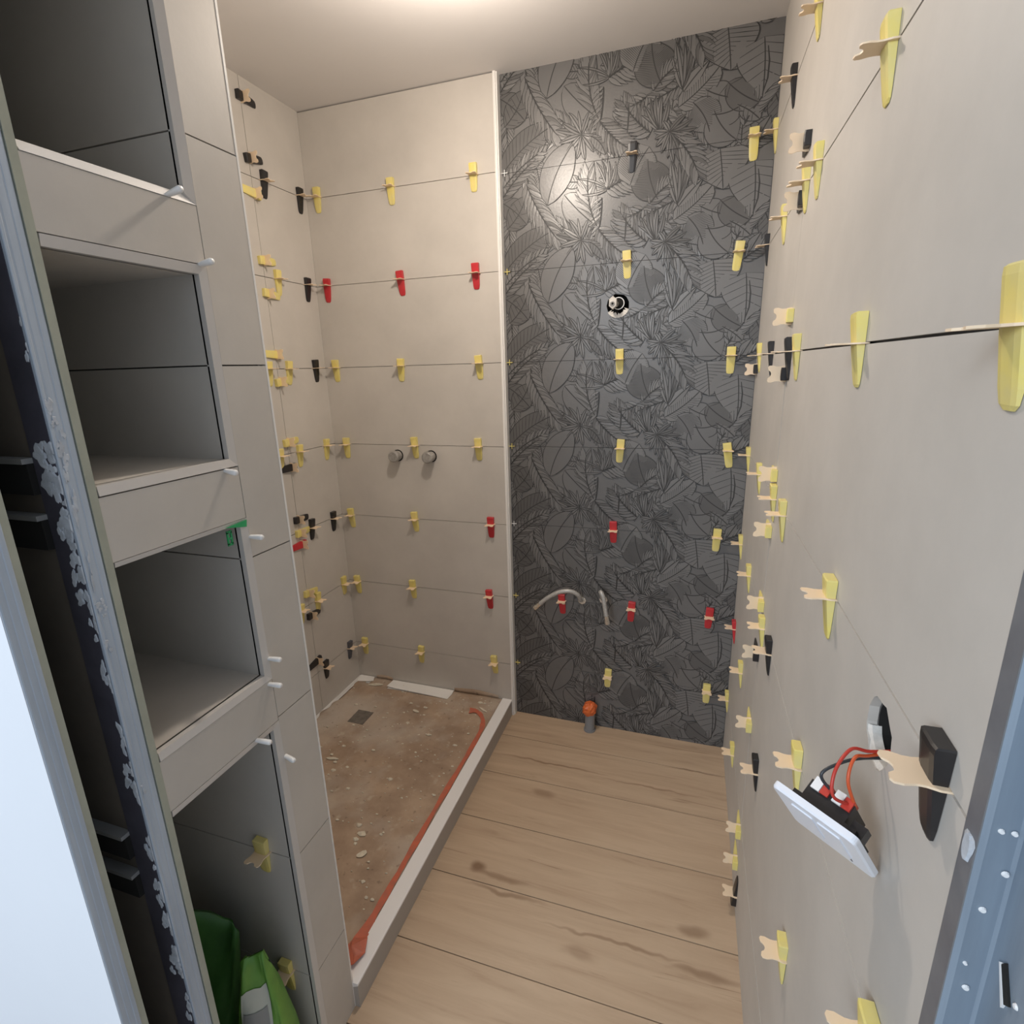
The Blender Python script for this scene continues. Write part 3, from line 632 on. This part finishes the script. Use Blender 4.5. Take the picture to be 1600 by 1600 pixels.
tag(MB().add(fv+[(a, b, c-.0008) for a, b, c in fv], [(0, 1, 5), (1, 2, 6, 5), (2, 3, 6), (3, 4, 5, 6), (4, 0, 5), (12, 8, 7), (12, 13, 9, 8), (13, 10, 9), (13, 12, 11, 10), (12, 7, 11)]).build('tape_fold', 'tape'), 'crumpled orange tape end at the front of the kerb', 'tape')

# ------------------------------------------------------------------ tile levelling clips
def clip_meshes():
    out = [(-.0165, -.003), (.0165, -.003), (.017, .006), (.0150, .014), (.0150, .020), (.0175, .028), (.0170, .034), (.0140, .0360), (.0080, .0350), (.0050, .0310), (.0015, .0295), (-.0015, .0295), (-.0050, .0310), (-.0080, .0350), (-.0140, .0360), (-.0170, .034), (-.0175, .028), (-.0150, .020), (-.0150, .014), (-.017, .006)]
    tab = MB().prism([(a, n, -.0009) for a, n in out], (0, 0, .0018)).mesh('tab')
    w = MB(); sec = [(.0305, .0112, .0122), (.0290, .0128, .0130), (.0240, .0128, .0130), (-.010, .0085, .0126), (-.040, .0042, .0116), (-.050, .0026, .0100), (-.0535, .0014, .0065)]
    w.loft([[(-b, .0006, u), (b, .0006, u), (b, n, u), (b*.55, n+.0008, u), (-b*.55, n+.0008, u), (-b, n, u)] for u, n, b in sec])
    wm = {}
    for c in ('yellow', 'red', 'black', 'grey'):
        m = w.mesh('wedge_'+c); m.materials.append(MT[c]); wm[c] = m
    d = MB(); d.box(-.003, .003, .0214, .0226, .0262, .0300)
    return tab, wm, d.mesh('head_hole')
TAB, WEDGE, HOLE = clip_meshes()
AX = {'right': (Vector((0, -1, 0)), Vector((-1, 0, 0))), 'left': (Vector((0, 1, 0)), Vector((1, 0, 0))), 'dark': (Vector((1, 0, 0)), Vector((0, -1, 0))), 'shower': (Vector((1, 0, 0)), Vector((0, -1, 0))), 'niche': (Vector((1, 0, 0)), Vector((0, -1, 0)))}
rc = random.Random(21)
def clip(wall, pos, colour, label, group, vertical=False, flip=False, tilt=None, slide=None):
    a, n = AX[wall]; u = Vector((0, 0, 1))
    # matrix columns: along joint, outward normal, wedge direction
    if vertical: ja, wu = Vector((0, 0, 1)), -a
    else: ja, wu = a, u
    if flip: wu = -wu; 
    ja = n.cross(wu)
    Mx = Matrix((ja, n, wu)).transposed().to_4x4(); Mx.translation = Vector(pos)
    root = tag(empty('leveling_clip', (0, 0, 0)), label, 'tile clip', group); root.matrix_world = Mx
    t = obj('tab', TAB, 'cream', root); w = obj('wedge', WEDGE[colour], None, root)
    tl = rc.uniform(-.07, .07) if tilt is None else tilt
    w.matrix_local = Matrix.Translation((0, 0, rc.uniform(-.006, .004) if slide is None else slide)) @ Matrix.Rotation(tl, 4, 'Y')
    t.matrix_local = Matrix.Rotation(rc.uniform(-.04, .04), 4, 'X')
    return root
ORD = ['first', 'second', 'third', 'fourth', 'fifth', 'sixth', 'seventh', 'eighth', 'ninth', 'tenth', 'eleventh', 'twelfth', 'thirteenth', 'fourteenth', 'fifteenth']
HC = {'left': [('black', 0, -.248), ('black', 0, -.072), ('yellow', 1, -.242), ('black', 1, -.086), ('yellow', 2, -.345), ('yellow', 2, -.244), ('black', 2, -.094), ('yellow', 3, -.348), ('yellow', 3, -.244), ('yellow', 3, -.084), ('black', 4, -.230), ('black', 4, -.094), ('yellow', 5, -.350), ('yellow', 5, -.250), ('yellow', 5, -.074), ('black', 6, -.252), ('grey', 6, -.084)],
 'shower': [('yellow', 0, -1.526), ('yellow', 0, -1.222), ('yellow', 0, -.912), ('red', 1, -1.524), ('red', 1, -1.21), ('red', 1, -.918), ('yellow', 2, -1.524), ('yellow', 2, -1.236), ('yellow', 2, -.92), ('yellow', 3, -1.512), ('yellow', 3, -1.202), ('yellow', 3, -.936), ('yellow', 4, -1.526), ('yellow', 4, -1.226), ('red', 4, -.898), ('yellow', 5, -1.53), ('yellow', 5, -1.26), ('red', 5, -.916), ('yellow', 6, -1.526), ('yellow', 6, -1.244), ('yellow', 6, -.906)],
 'dark': [('black', 0, -.400), ('yellow', 0, -.058), ('yellow', 1, -.408), ('yellow', 1, -.076), ('yellow', 2, -.424), ('yellow', 2, -.076), ('yellow', 3, -.414), ('yellow', 3, -.064), ('red', 4, -.432), ('yellow', 4, -.078), ('red', 5, -.624), ('red', 5, -.358), ('red', 5, -.084), ('yellow', 6, -.440), ('yellow', 6, -.074)],
 'right': [('yellow', 0, -.600), ('black', 0, -.334), ('yellow', 0, -.030), ('yellow', 1, -1.128), ('yellow', 1, -.764), ('yellow', 1, -.655), ('yellow', 1, -.386), ('black', 1, -.062), ('yellow', 2, -1.498), ('yellow', 2, -1.158), ('yellow', 2, -.744), ('black', 2, -.650), ('black', 2, -.376), ('yellow', 2, -.110), ('yellow', 3, -.050), ('yellow', 3, -.364), ('yellow', 3, -.645), ('yellow', 3, -.780), ('yellow', 4, -.050), ('yellow', 4, -.338), ('yellow', 4, -.668), ('black', 4, -.784), ('red', 5, -.072), ('yellow', 5, -.356), ('yellow', 6, -.040), ('yellow', 3, -1.180), ('yellow', 6, -.336), ('black', 5, -.778), ('yellow', 4, -1.126), ('black', 3, -1.506), ('yellow', 5, -1.185), ('yellow', 4, -1.490)]}
WN = {'left': 'left shower wall', 'shower': 'shower back wall', 'dark': 'dark leaf wall', 'right': 'right wall'}
for w, L in HC.items():
    for j in range(7):
        row = sorted([c for c in L if c[1] == j], key=lambda c: (-c[2] if w == 'right' else c[2]))
        for k, (col, _, s) in enumerate(row):
            z = (ZR if w == 'right' else ZJ)[j]
            pos = {'left': (XL, s, z), 'shower': (s, YS, z), 'dark': (s, 0, z), 'right': (0, s, z)}[w]
            lab = '%s tile wedge clip on %s, %s joint from ceiling, %s from %s' % (col, WN[w], ORD[j], ORD[k], 'dark wall' if w == 'right' else 'left')
            clip(w, pos, col, lab, 'leveling clips on the '+WN[w], tilt={('dark', 3, -.064): .15, ('dark', 1, -.076): -.1}.get((w, j, s)))
VC = {'left': [('black', 2.258), ('black', 2.09), ('yellow', 1.988), ('yellow', 1.788), ('yellow', 1.684), ('yellow', 1.486), ('yellow', 1.394), ('yellow', 1.180), ('black', 1.088), ('black', .888), ('yellow', .836), ('red', .790), ('yellow', .588), ('black', .494), ('black', .292)],
      'right': [('black', 1.818), ('black', 1.718), ('yellow', 1.506), ('black', 1.392), ('yellow', 1.178), ('yellow', 1.05), ('yellow', .870), ('black', .742), ('yellow', .545), ('yellow', .220), ('yellow', .118)]}
for w, L in VC.items():
    for k, (col, z) in enumerate(L):
        lab = '%s sideways tile wedge clip on vertical joint of %s, %s from ceiling' % (col, WN[w], ORD[k])
        y = (-.285 if z > 1.6 else -.30) if w == 'left' else -.62
        clip(w, (XL if w == 'left' else 0, -.30 if w == 'left' else -.62, z), col, lab, 'leveling clips on vertical joints', vertical=True, flip=(k % 3 == 2) if w == 'left' else True, tilt=rc.uniform(-.18, .18) if w == 'left' else 0, slide=-.008)
clip('right', (0, -.045, 1.395), 'black', 'black sideways tile wedge clip in the corner of right and dark walls', 'leveling clips on vertical joints', vertical=True, flip=True, tilt=.05)
clip('right', (0, -.668, .060), 'black', 'lowest black tile wedge clip at the foot of the right wall', 'leveling clips on the right wall', flip=True)
clip('niche', (-.921, NY1, .5335), 'yellow', 'yellow tile wedge clip on upper joint inside the lowest niche', 'clips inside the lowest niche')
clip('niche', (-.913, NY1, .234), 'yellow', 'yellow tile wedge clip on lower joint inside the lowest niche', 'clips inside the lowest niche')

# white spacer pegs round the niches
def peg(y, z, label, ang=0.0, ln=.024):
    r = tag(empty('spacer_peg', (XS, y, z)), label, 'spacer', 'white spacer pegs round the niches')
    mb = MB(); sec = [(-.006, .0022, .0040), (.0, .003, .0042), (ln*.5, .0042, .0046), (ln*.9, .0046, .0046), (ln, .0032, .0034)]
    rr = []
    for x, h, w in sec: rr.append([(x, w*math.cos(t), h*math.sin(t)) for t in [2*math.pi*i/10 for i in range(10)]])
    o = mb.loft(rr).build('peg_body', 'whitep', r, True); o.rotation_euler = (0, ang, rc.uniform(-.2, .1))
    return r
peg(-1.295, 1.650, 'white spacer peg under the sill of the top niche', -.15, .026)
peg(-1.262, 1.571, 'white spacer peg at the top corner of the second niche', -.1)
peg(-1.277, 1.281, 'white spacer peg under the sill of the second niche', .1)
peg(-1.250, 1.168, 'white spacer peg beside the third niche near its top', .0)
peg(-1.252, .950, 'white spacer peg beside the third niche near its sill', .0)
peg(-1.260, .905, 'white spacer peg at the lower corner of the third niche', .0)
peg(-1.305, .826, 'white spacer peg above the lowest niche opening', .0, .028)
peg(-1.250, .752, 'white spacer peg beside the lowest niche', .1)
gc = tag(empty('corner_clip', (XS, -1.285, 1.19)), 'green plastic clip in the top corner of the third niche', 'clip')
MB().add([(.0012, -.012, .006), (.0012, .030, .008), (.0012, .028, -.003), (.0012, .010, .001), (.003, -.012, .006), (.003, .030, .008), (.003, .028, -.003), (.003, .010, .001)], [(0, 3, 2, 1), (4, 5, 6, 7), (0, 1, 5, 4), (1, 2, 6, 5), (2, 3, 7, 6), (3, 0, 4, 7)]).build('strap', 'greenp', gc)
tb = MB()
for (a0, a1, b0, b1) in ((-.0, .010, -.008, -.004), (.0, .003, -.026, -.006), (.007, .010, -.026, -.006), (0, .010, -.028, -.024), (.003, .007, -.018, -.015)): tb.box(-.012, -.010, a0, a1, b0, b1)
tb.build('loop', 'greenp', gc)

# plus-shaped spacers along the dark wall's left edge
for k, z in enumerate(ZJ):
    m = 'whitep' if k in (0, 4) else 'yellow'
    MB_ = MB().prism([(a, 0, b) for a, b in ((-.001, -.010), (.001, -.010), (.001, -.001), (.0105, -.001), (.0105, .001), (.001, .001), (.001, .010), (-.001, .010), (-.001, .001), (-.0105, .001), (-.0105, -.001), (-.001, -.001))], (0, -.004, 0))
    o = MB_.build('cross_spacer', m); o.location = (X1+.0108, -.003, z)
    tag(o, '%s plus-shaped spacer at left edge of dark wall, %s joint from ceiling' % ('white' if m == 'whitep' else 'yellow', ORD[k]), 'spacer', 'plus-shaped tile spacers')

# ------------------------------------------------------------------ plumbing
for k, (x, lab) in enumerate(((-1.282, 'left capped pipe stub on the shower wall'), (-1.136, 'right capped pipe stub on the shower wall'))):
    r = tag(empty('pipe_stub', (x, YS, 1.096)), lab, 'pipe', 'pipe stubs on the shower wall')
    mb = MB(); n = 16
    def yr(y, rad): return [(rad*math.cos(2*math.pi*i/n), y, rad*math.sin(2*math.pi*i/n)) for i in range(n)]
    MB().loft([yr(.004, .0235), yr(-.0015, .0235), yr(-.0018, .019)]).build('hole_edge', 'void_shade', r)
    MB().loft([yr(.002, .0195), yr(-.020, .0195), yr(-.021, .0220), yr(-.039, .0220), yr(-.042, .0185)]).build('cap', 'cap', r, False)
# opening in the dark wall with white fitting
ho = tag(empty('wall_outlet', (DHX, 0, DHZ)), 'white pipe fitting in a round hole in the dark leaf wall', 'pipe')
n = 24
def yr(y, rad, cx=0, cz=0, n=20, jag=0): return [(cx+(rad+jag*math.sin(i*2.7)*rad)*math.cos(2*math.pi*i/n), y, cz+(rad+jag*math.sin(i*1.9)*rad)*math.sin(2*math.pi*i/n)) for i in range(n)]
MB().loft([yr(.0092, DHR*1.02), yr(.045, DHR*1.0), yr(.0455, .001)], cap=False).build('cavity', 'void_shade', ho)
arc = MB(); A = [math.radians(212+128*i/14) for i in range(15)]; rj = random.Random(8); av = []
for a in A:
    q = rj.uniform(.58, .86); av += [(DHR*1.06*math.cos(a), -.0045, DHR*1.06*math.sin(a)), (DHR*q*math.cos(a), -.003, DHR*q*math.sin(a)), (DHR*q*math.cos(a), .008, DHR*q*math.sin(a)), (DHR*1.06*math.cos(a), .008, DHR*1.06*math.sin(a))]
for i in range(14):
    for k in range(4): arc.f.append((4*i+k, 4*i+(k+1) % 4, 4*i+4+(k+1) % 4, 4*i+4+k))
arc.v = av; arc.f += [(0, 3, 2, 1), (56, 57, 58, 59)]
arc.build('chipped_edge', 'plug', ho)
MB().loft([yr(.040, .017, .002, .006), yr(-.004, .017, .002, .006)]).build('sleeve', 'void_shade', ho, True)
MB().loft([yr(-.002, .0195, .002, .006), yr(-.007, .0195, .002, .006), yr(-.007, .0170, .002, .006), yr(-.002, .0170, .002, .006)], cap=False).build('ring', 'whitep', ho)
MB().loft([yr(.01, .010, -.004, .004, 12), yr(-.026, .010, -.010, .004, 12)]).build('stub', 'cap', ho, True)
six = lambda y, r_: [(-.012+r_*math.cos(math.pi/3*i+.5)*.85, y, .006+r_*1.25*math.sin(math.pi/3*i+.5)) for i in range(6)]
MB().loft([six(-.026, .0165), six(-.038, .0165), six(-.040, .0150)]).build('nut', 'plug', ho)
MB().loft([yr(-.0385, .0085, -.013, .002, 12), yr(-.0408, .0080, -.013, .002, 12)]).build('bore', 'cap', ho)
MB().loft([yr(-.0405, .0040, -.0125, .003, 10), yr(-.0412, .0035, -.0125, .003, 10)]).build('bore_hole', 'void_shade', ho)

# two braided hoses
def hose(label, pts, tip_n):
    r = tag(empty('braided_hose', pts[0]), label, 'hose', 'braided hoses on the dark wall')
    cv = [p-Vector(pts[0]) for p in catmull(pts, 8)]
    MB().tube(cv, .0082, 10).build('hose', 'braid', r, True)
    d = (cv[-1]-cv[-3]).normalized()
    MB().tube([cv[-1]-d*.012, cv[-1]+d*.006, cv[-1]+d*.0065, cv[-1]+d*.020], [.0094, .0094, .0110, .0110], 8).build('end_fitting', 'chrome', r)
    MB().tube([(0, .004, 0), (0, -.008, 0), (0, -.0082, 0), (0, -.018, 0)], [.0155, .0155, .010, .010], 8).build('wall_fitting', 'chrome', r)
hose('left braided hose bent over to the left on the dark wall', [(-.545, 0, .548), (-.547, -.022, .555), (-.553, -.045, .585), (-.580, -.055, .602), (-.620, -.060, .597), (-.665, -.062, .570), (-.705, -.060, .533)], None)
hose('right braided hose hanging straight down on the dark wall', [(-.463, 0, .560), (-.464, -.022, .570), (-.467, -.045, .600), (-.465, -.060, .612), (-.455, -.066, .595), (-.448, -.068, .555), (-.441, -.068, .513)], None)
# waste pipe
wp = tag(empty('waste_pipe', (-.505, -.036, 0)), 'short grey waste pipe stopped with orange film at the dark wall foot', 'pipe')
MB().loft([ring((0, 0, 0), .0235), ring((0, 0, .006), .0235), ring((0, 0, .0062), .0195), ring((.001, .002, .080), .0195)]).build('pipe', 'pipe', wp, False)
mb = MB(); rs = random.Random(3); rg = []
for k, (z, rd) in enumerate(((.074, .0215), (.084, .026), (.096, .0285), (.108, .027), (.118, .020), (.124, .009))):
    rg.append([(-.003+.001*k+rd*(1+rs.uniform(-.16, .16))*math.cos(2*math.pi*i/14), .002+rd*(1+rs.uniform(-.16, .16))*math.sin(2*math.pi*i/14), z+rs.uniform(-.003, .003)) for i in range(14)])
mb.loft(rg).build('film_plug', 'orange', wp)

# ------------------------------------------------------------------ hanging socket with wires
A_, B_, C_ = Vector((-.091, -1.424, 1.031)), Vector((-.035, -1.478, 1.032)), Vector((-.004, -1.446, .970))
ux = (B_-A_).normalized(); vy = (C_-B_); vy = (vy-ux*vy.dot(ux)).normalized(); nn = ux.cross(vy)
if nn.dot(Vector((-.13, -.47, .42))) < 0: nn = -nn
sk = tag(empty('wall_socket', (0, 0, 0)), 'loose white socket plate hanging from its wires on the right wall', 'socket')
Ms = Matrix((ux, vy, nn)).transposed().to_4x4(); Ms.translation = (A_+C_)/2; sk.matrix_world = Ms
hw = .0388
def rrect(hx_, hy_, r, z, n=5):
    out = []
    for cx, cy, a0 in ((hx_-r, hy_-r, 0), (-hx_+r, hy_-r, 90), (-hx_+r, -hy_+r, 180), (hx_-r, -hy_+r, 270)):
        for i in range(n): a = math.radians(a0+90*i/(n-1)); out.append((cx+r*math.cos(a), cy+r*math.sin(a), z))
    return out
MB().loft([rrect(hw, hw, .005, -.005), rrect(hw, hw, .005, 0), rrect(hw*.97, hw*.97, .005, .002)]).build('plate', 'bluewhite', sk)
for cx in (-.0125, .0125):
    MB().loft([rrect(.0105, .022, .002, .0015), rrect(.0105, .022, .002, .0032)]).build('rocker', 'bluewhite', sk).location = (cx, -.002, 0)
MB().box(.02, .0215, .024, .029, .002, .0024).build('latch_mark', 'grey', sk)
bk = MB().box(-.028, .030, -.024, .020, -.012, -.005).build('carrier', 'black', sk)
for cx, w in ((-.012, .010), (.008, .010)):
    md = MB().box(cx-w, cx+w, -.020, .018, -.030, -.012).build('module', 'black', sk)
    MB().box(cx-w*.7, cx+w*.1, -.0225, -.012, -.034, -.022).build('terminal', 'whitep', md)
    MB().box(cx+w*.15, cx+w*.9, -.022, -.010, -.033, -.022).build('terminal', 'wred', md)
MB().box(.022, .034, -.018, -.006, -.020, -.008).build('bracket', 'black', sk)
Mi = Ms.inverted()
hole_p = Vector((.012, HY-.012, HZ-.012))
def wire(m, off, mids, end):
    pts = [Mi @ (hole_p+Vector(off))]+[Mi @ Vector(p) for p in mids]+[Vector(end)]
    MB().tube(catmull(pts, 8), .0015, 8).build('wire', m, sk, True)
wire('wred', (0, 0, .004), [(-.012, -1.408, 1.072), (-.030, -1.418, 1.078), (-.045, -1.436, 1.066), (-.046, -1.444, 1.046)], (.014, -.016, -.030))
wire('worange', (0, .003, .0), [(-.014, -1.412, 1.070), (-.028, -1.424, 1.074), (-.034, -1.436, 1.058)], (.017, -.014, -.030))
wire('wblack', (0, .002, -.006), [(-.014, -1.405, 1.062), (-.035, -1.415, 1.060), (-.052, -1.424, 1.050)], (-.002, -.012, -.030))
mb = MB(); mb.loft(cup[1:], cap=False); mb.f.append(tuple(range(len(mb.v)-20, len(mb.v)))); mb.build('socket_box', 'void_shade', wr)
mb = MB(); rj = random.Random(6)
for i in range(11):
    a = math.radians(20+140*i/10+0)
    q = rj.uniform(.80, .93); mb.v += [(.001, HY+HR*1.02*math.cos(a), HZ-HR*1.02*math.sin(a)), (.004, HY+HR*q*math.cos(a), HZ-HR*q*math.sin(a)), (.012, HY+HR*q*math.cos(a), HZ-HR*q*math.sin(a)), (.009, HY+HR*1.02*math.cos(a), HZ-HR*1.02*math.sin(a))]
for i in range(10):
    for k in range(4): mb.f.append((4*i+k, 4*i+(k+1) % 4, 4*i+4+(k+1) % 4, 4*i+4+k))
mb.build('chipped_edge', 'plug', wr)

# ------------------------------------------------------------------ bags in the lowest niche
def bag(name, label, m, base, size, h, yawb, seed, lean=(0, 0), peak=.0, tent=0.0):
    r = tag(empty(name, base), label, 'bag'); rs = random.Random(seed); n = 36; rg = []; K = 16
    ph = [rs.uniform(0, 6.3) for _ in range(6)]
    for k in range(K+1):
        t = k/K; sx = size[0]/2*(1-tent*t**1.3)*(1+.03*math.sin(9*t+ph[0])); sy = size[1]/2*(1-t**1.6)+.0025
        row = []
        for i in range(n):
            a = 2*math.pi*i/n; c, s_ = math.cos(a), math.sin(a); e = .55
            x = sx*math.copysign(abs(c)**e, c); y = sy*math.copysign(abs(s_)**e, s_)
            wr_ = .004*math.sin(5*a+7*t+ph[1])+.002*math.sin(9*a-11*t+ph[2])+.001*math.sin(15*a+17*t+ph[3])
            y += wr_*(.4+.6*t)*(1 if t < .97 else .5)+.012*t*math.sin(2.2*x/size[0]*3+ph[4])
            z = h*t*(1+peak*(x/size[0])*t)+.006*math.sin(3*x/size[0]*6+ph[5])*t
            row.append((x+lean[0]*t*t, y+lean[1]*t*t, z))
        rg.append(row)
    mb = MB().loft(rg); o = mb.build('sack', m, r, True); r.rotation_euler = (0, 0, yawb)
    return r, rg
b1, _ = bag('cement_bag', 'dark green plastic sack at the back of the lowest niche', 'bagd', (-1.062, -1.350, .011), (.145, .085), .415, .22, 4, (.055, .0), -.30, .25)
b2, rg2 = bag('cement_bag', 'bright green plastic sack with grey label in the lowest niche', 'bag', (-.908, -1.340, .011), (.120, .085), .385, .25, 9, (.012, -.02), .10, .72)
def patch(rg, k0, k1, i0, i1, off, name, m, parent):
    mb = MB(); w = i1-i0+1
    for k in range(k0, k1+1):
        for i in range(i0, i1+1):
            p = Vector(rg[k][i % 36]); c = Vector((p.x*.0, 1 if p.y > 0 else -1, 0)); q = Vector((0.15, -1, .2)).normalized(); mb.v.append(tuple(p+q*off))
    for k in range(k1-k0):
        for i in range(w-1): o = k*w+i; mb.f.append((o, o+1, o+w+1, o+w))
    mb.build(name, m, parent, True)
patch(rg2, 7, 13, 24, 30, .0015, 'printed_label', 'labelw', b2)
patch(rg2, 8, 11, 25, 29, .0030, 'label_panel', 'label', b2)
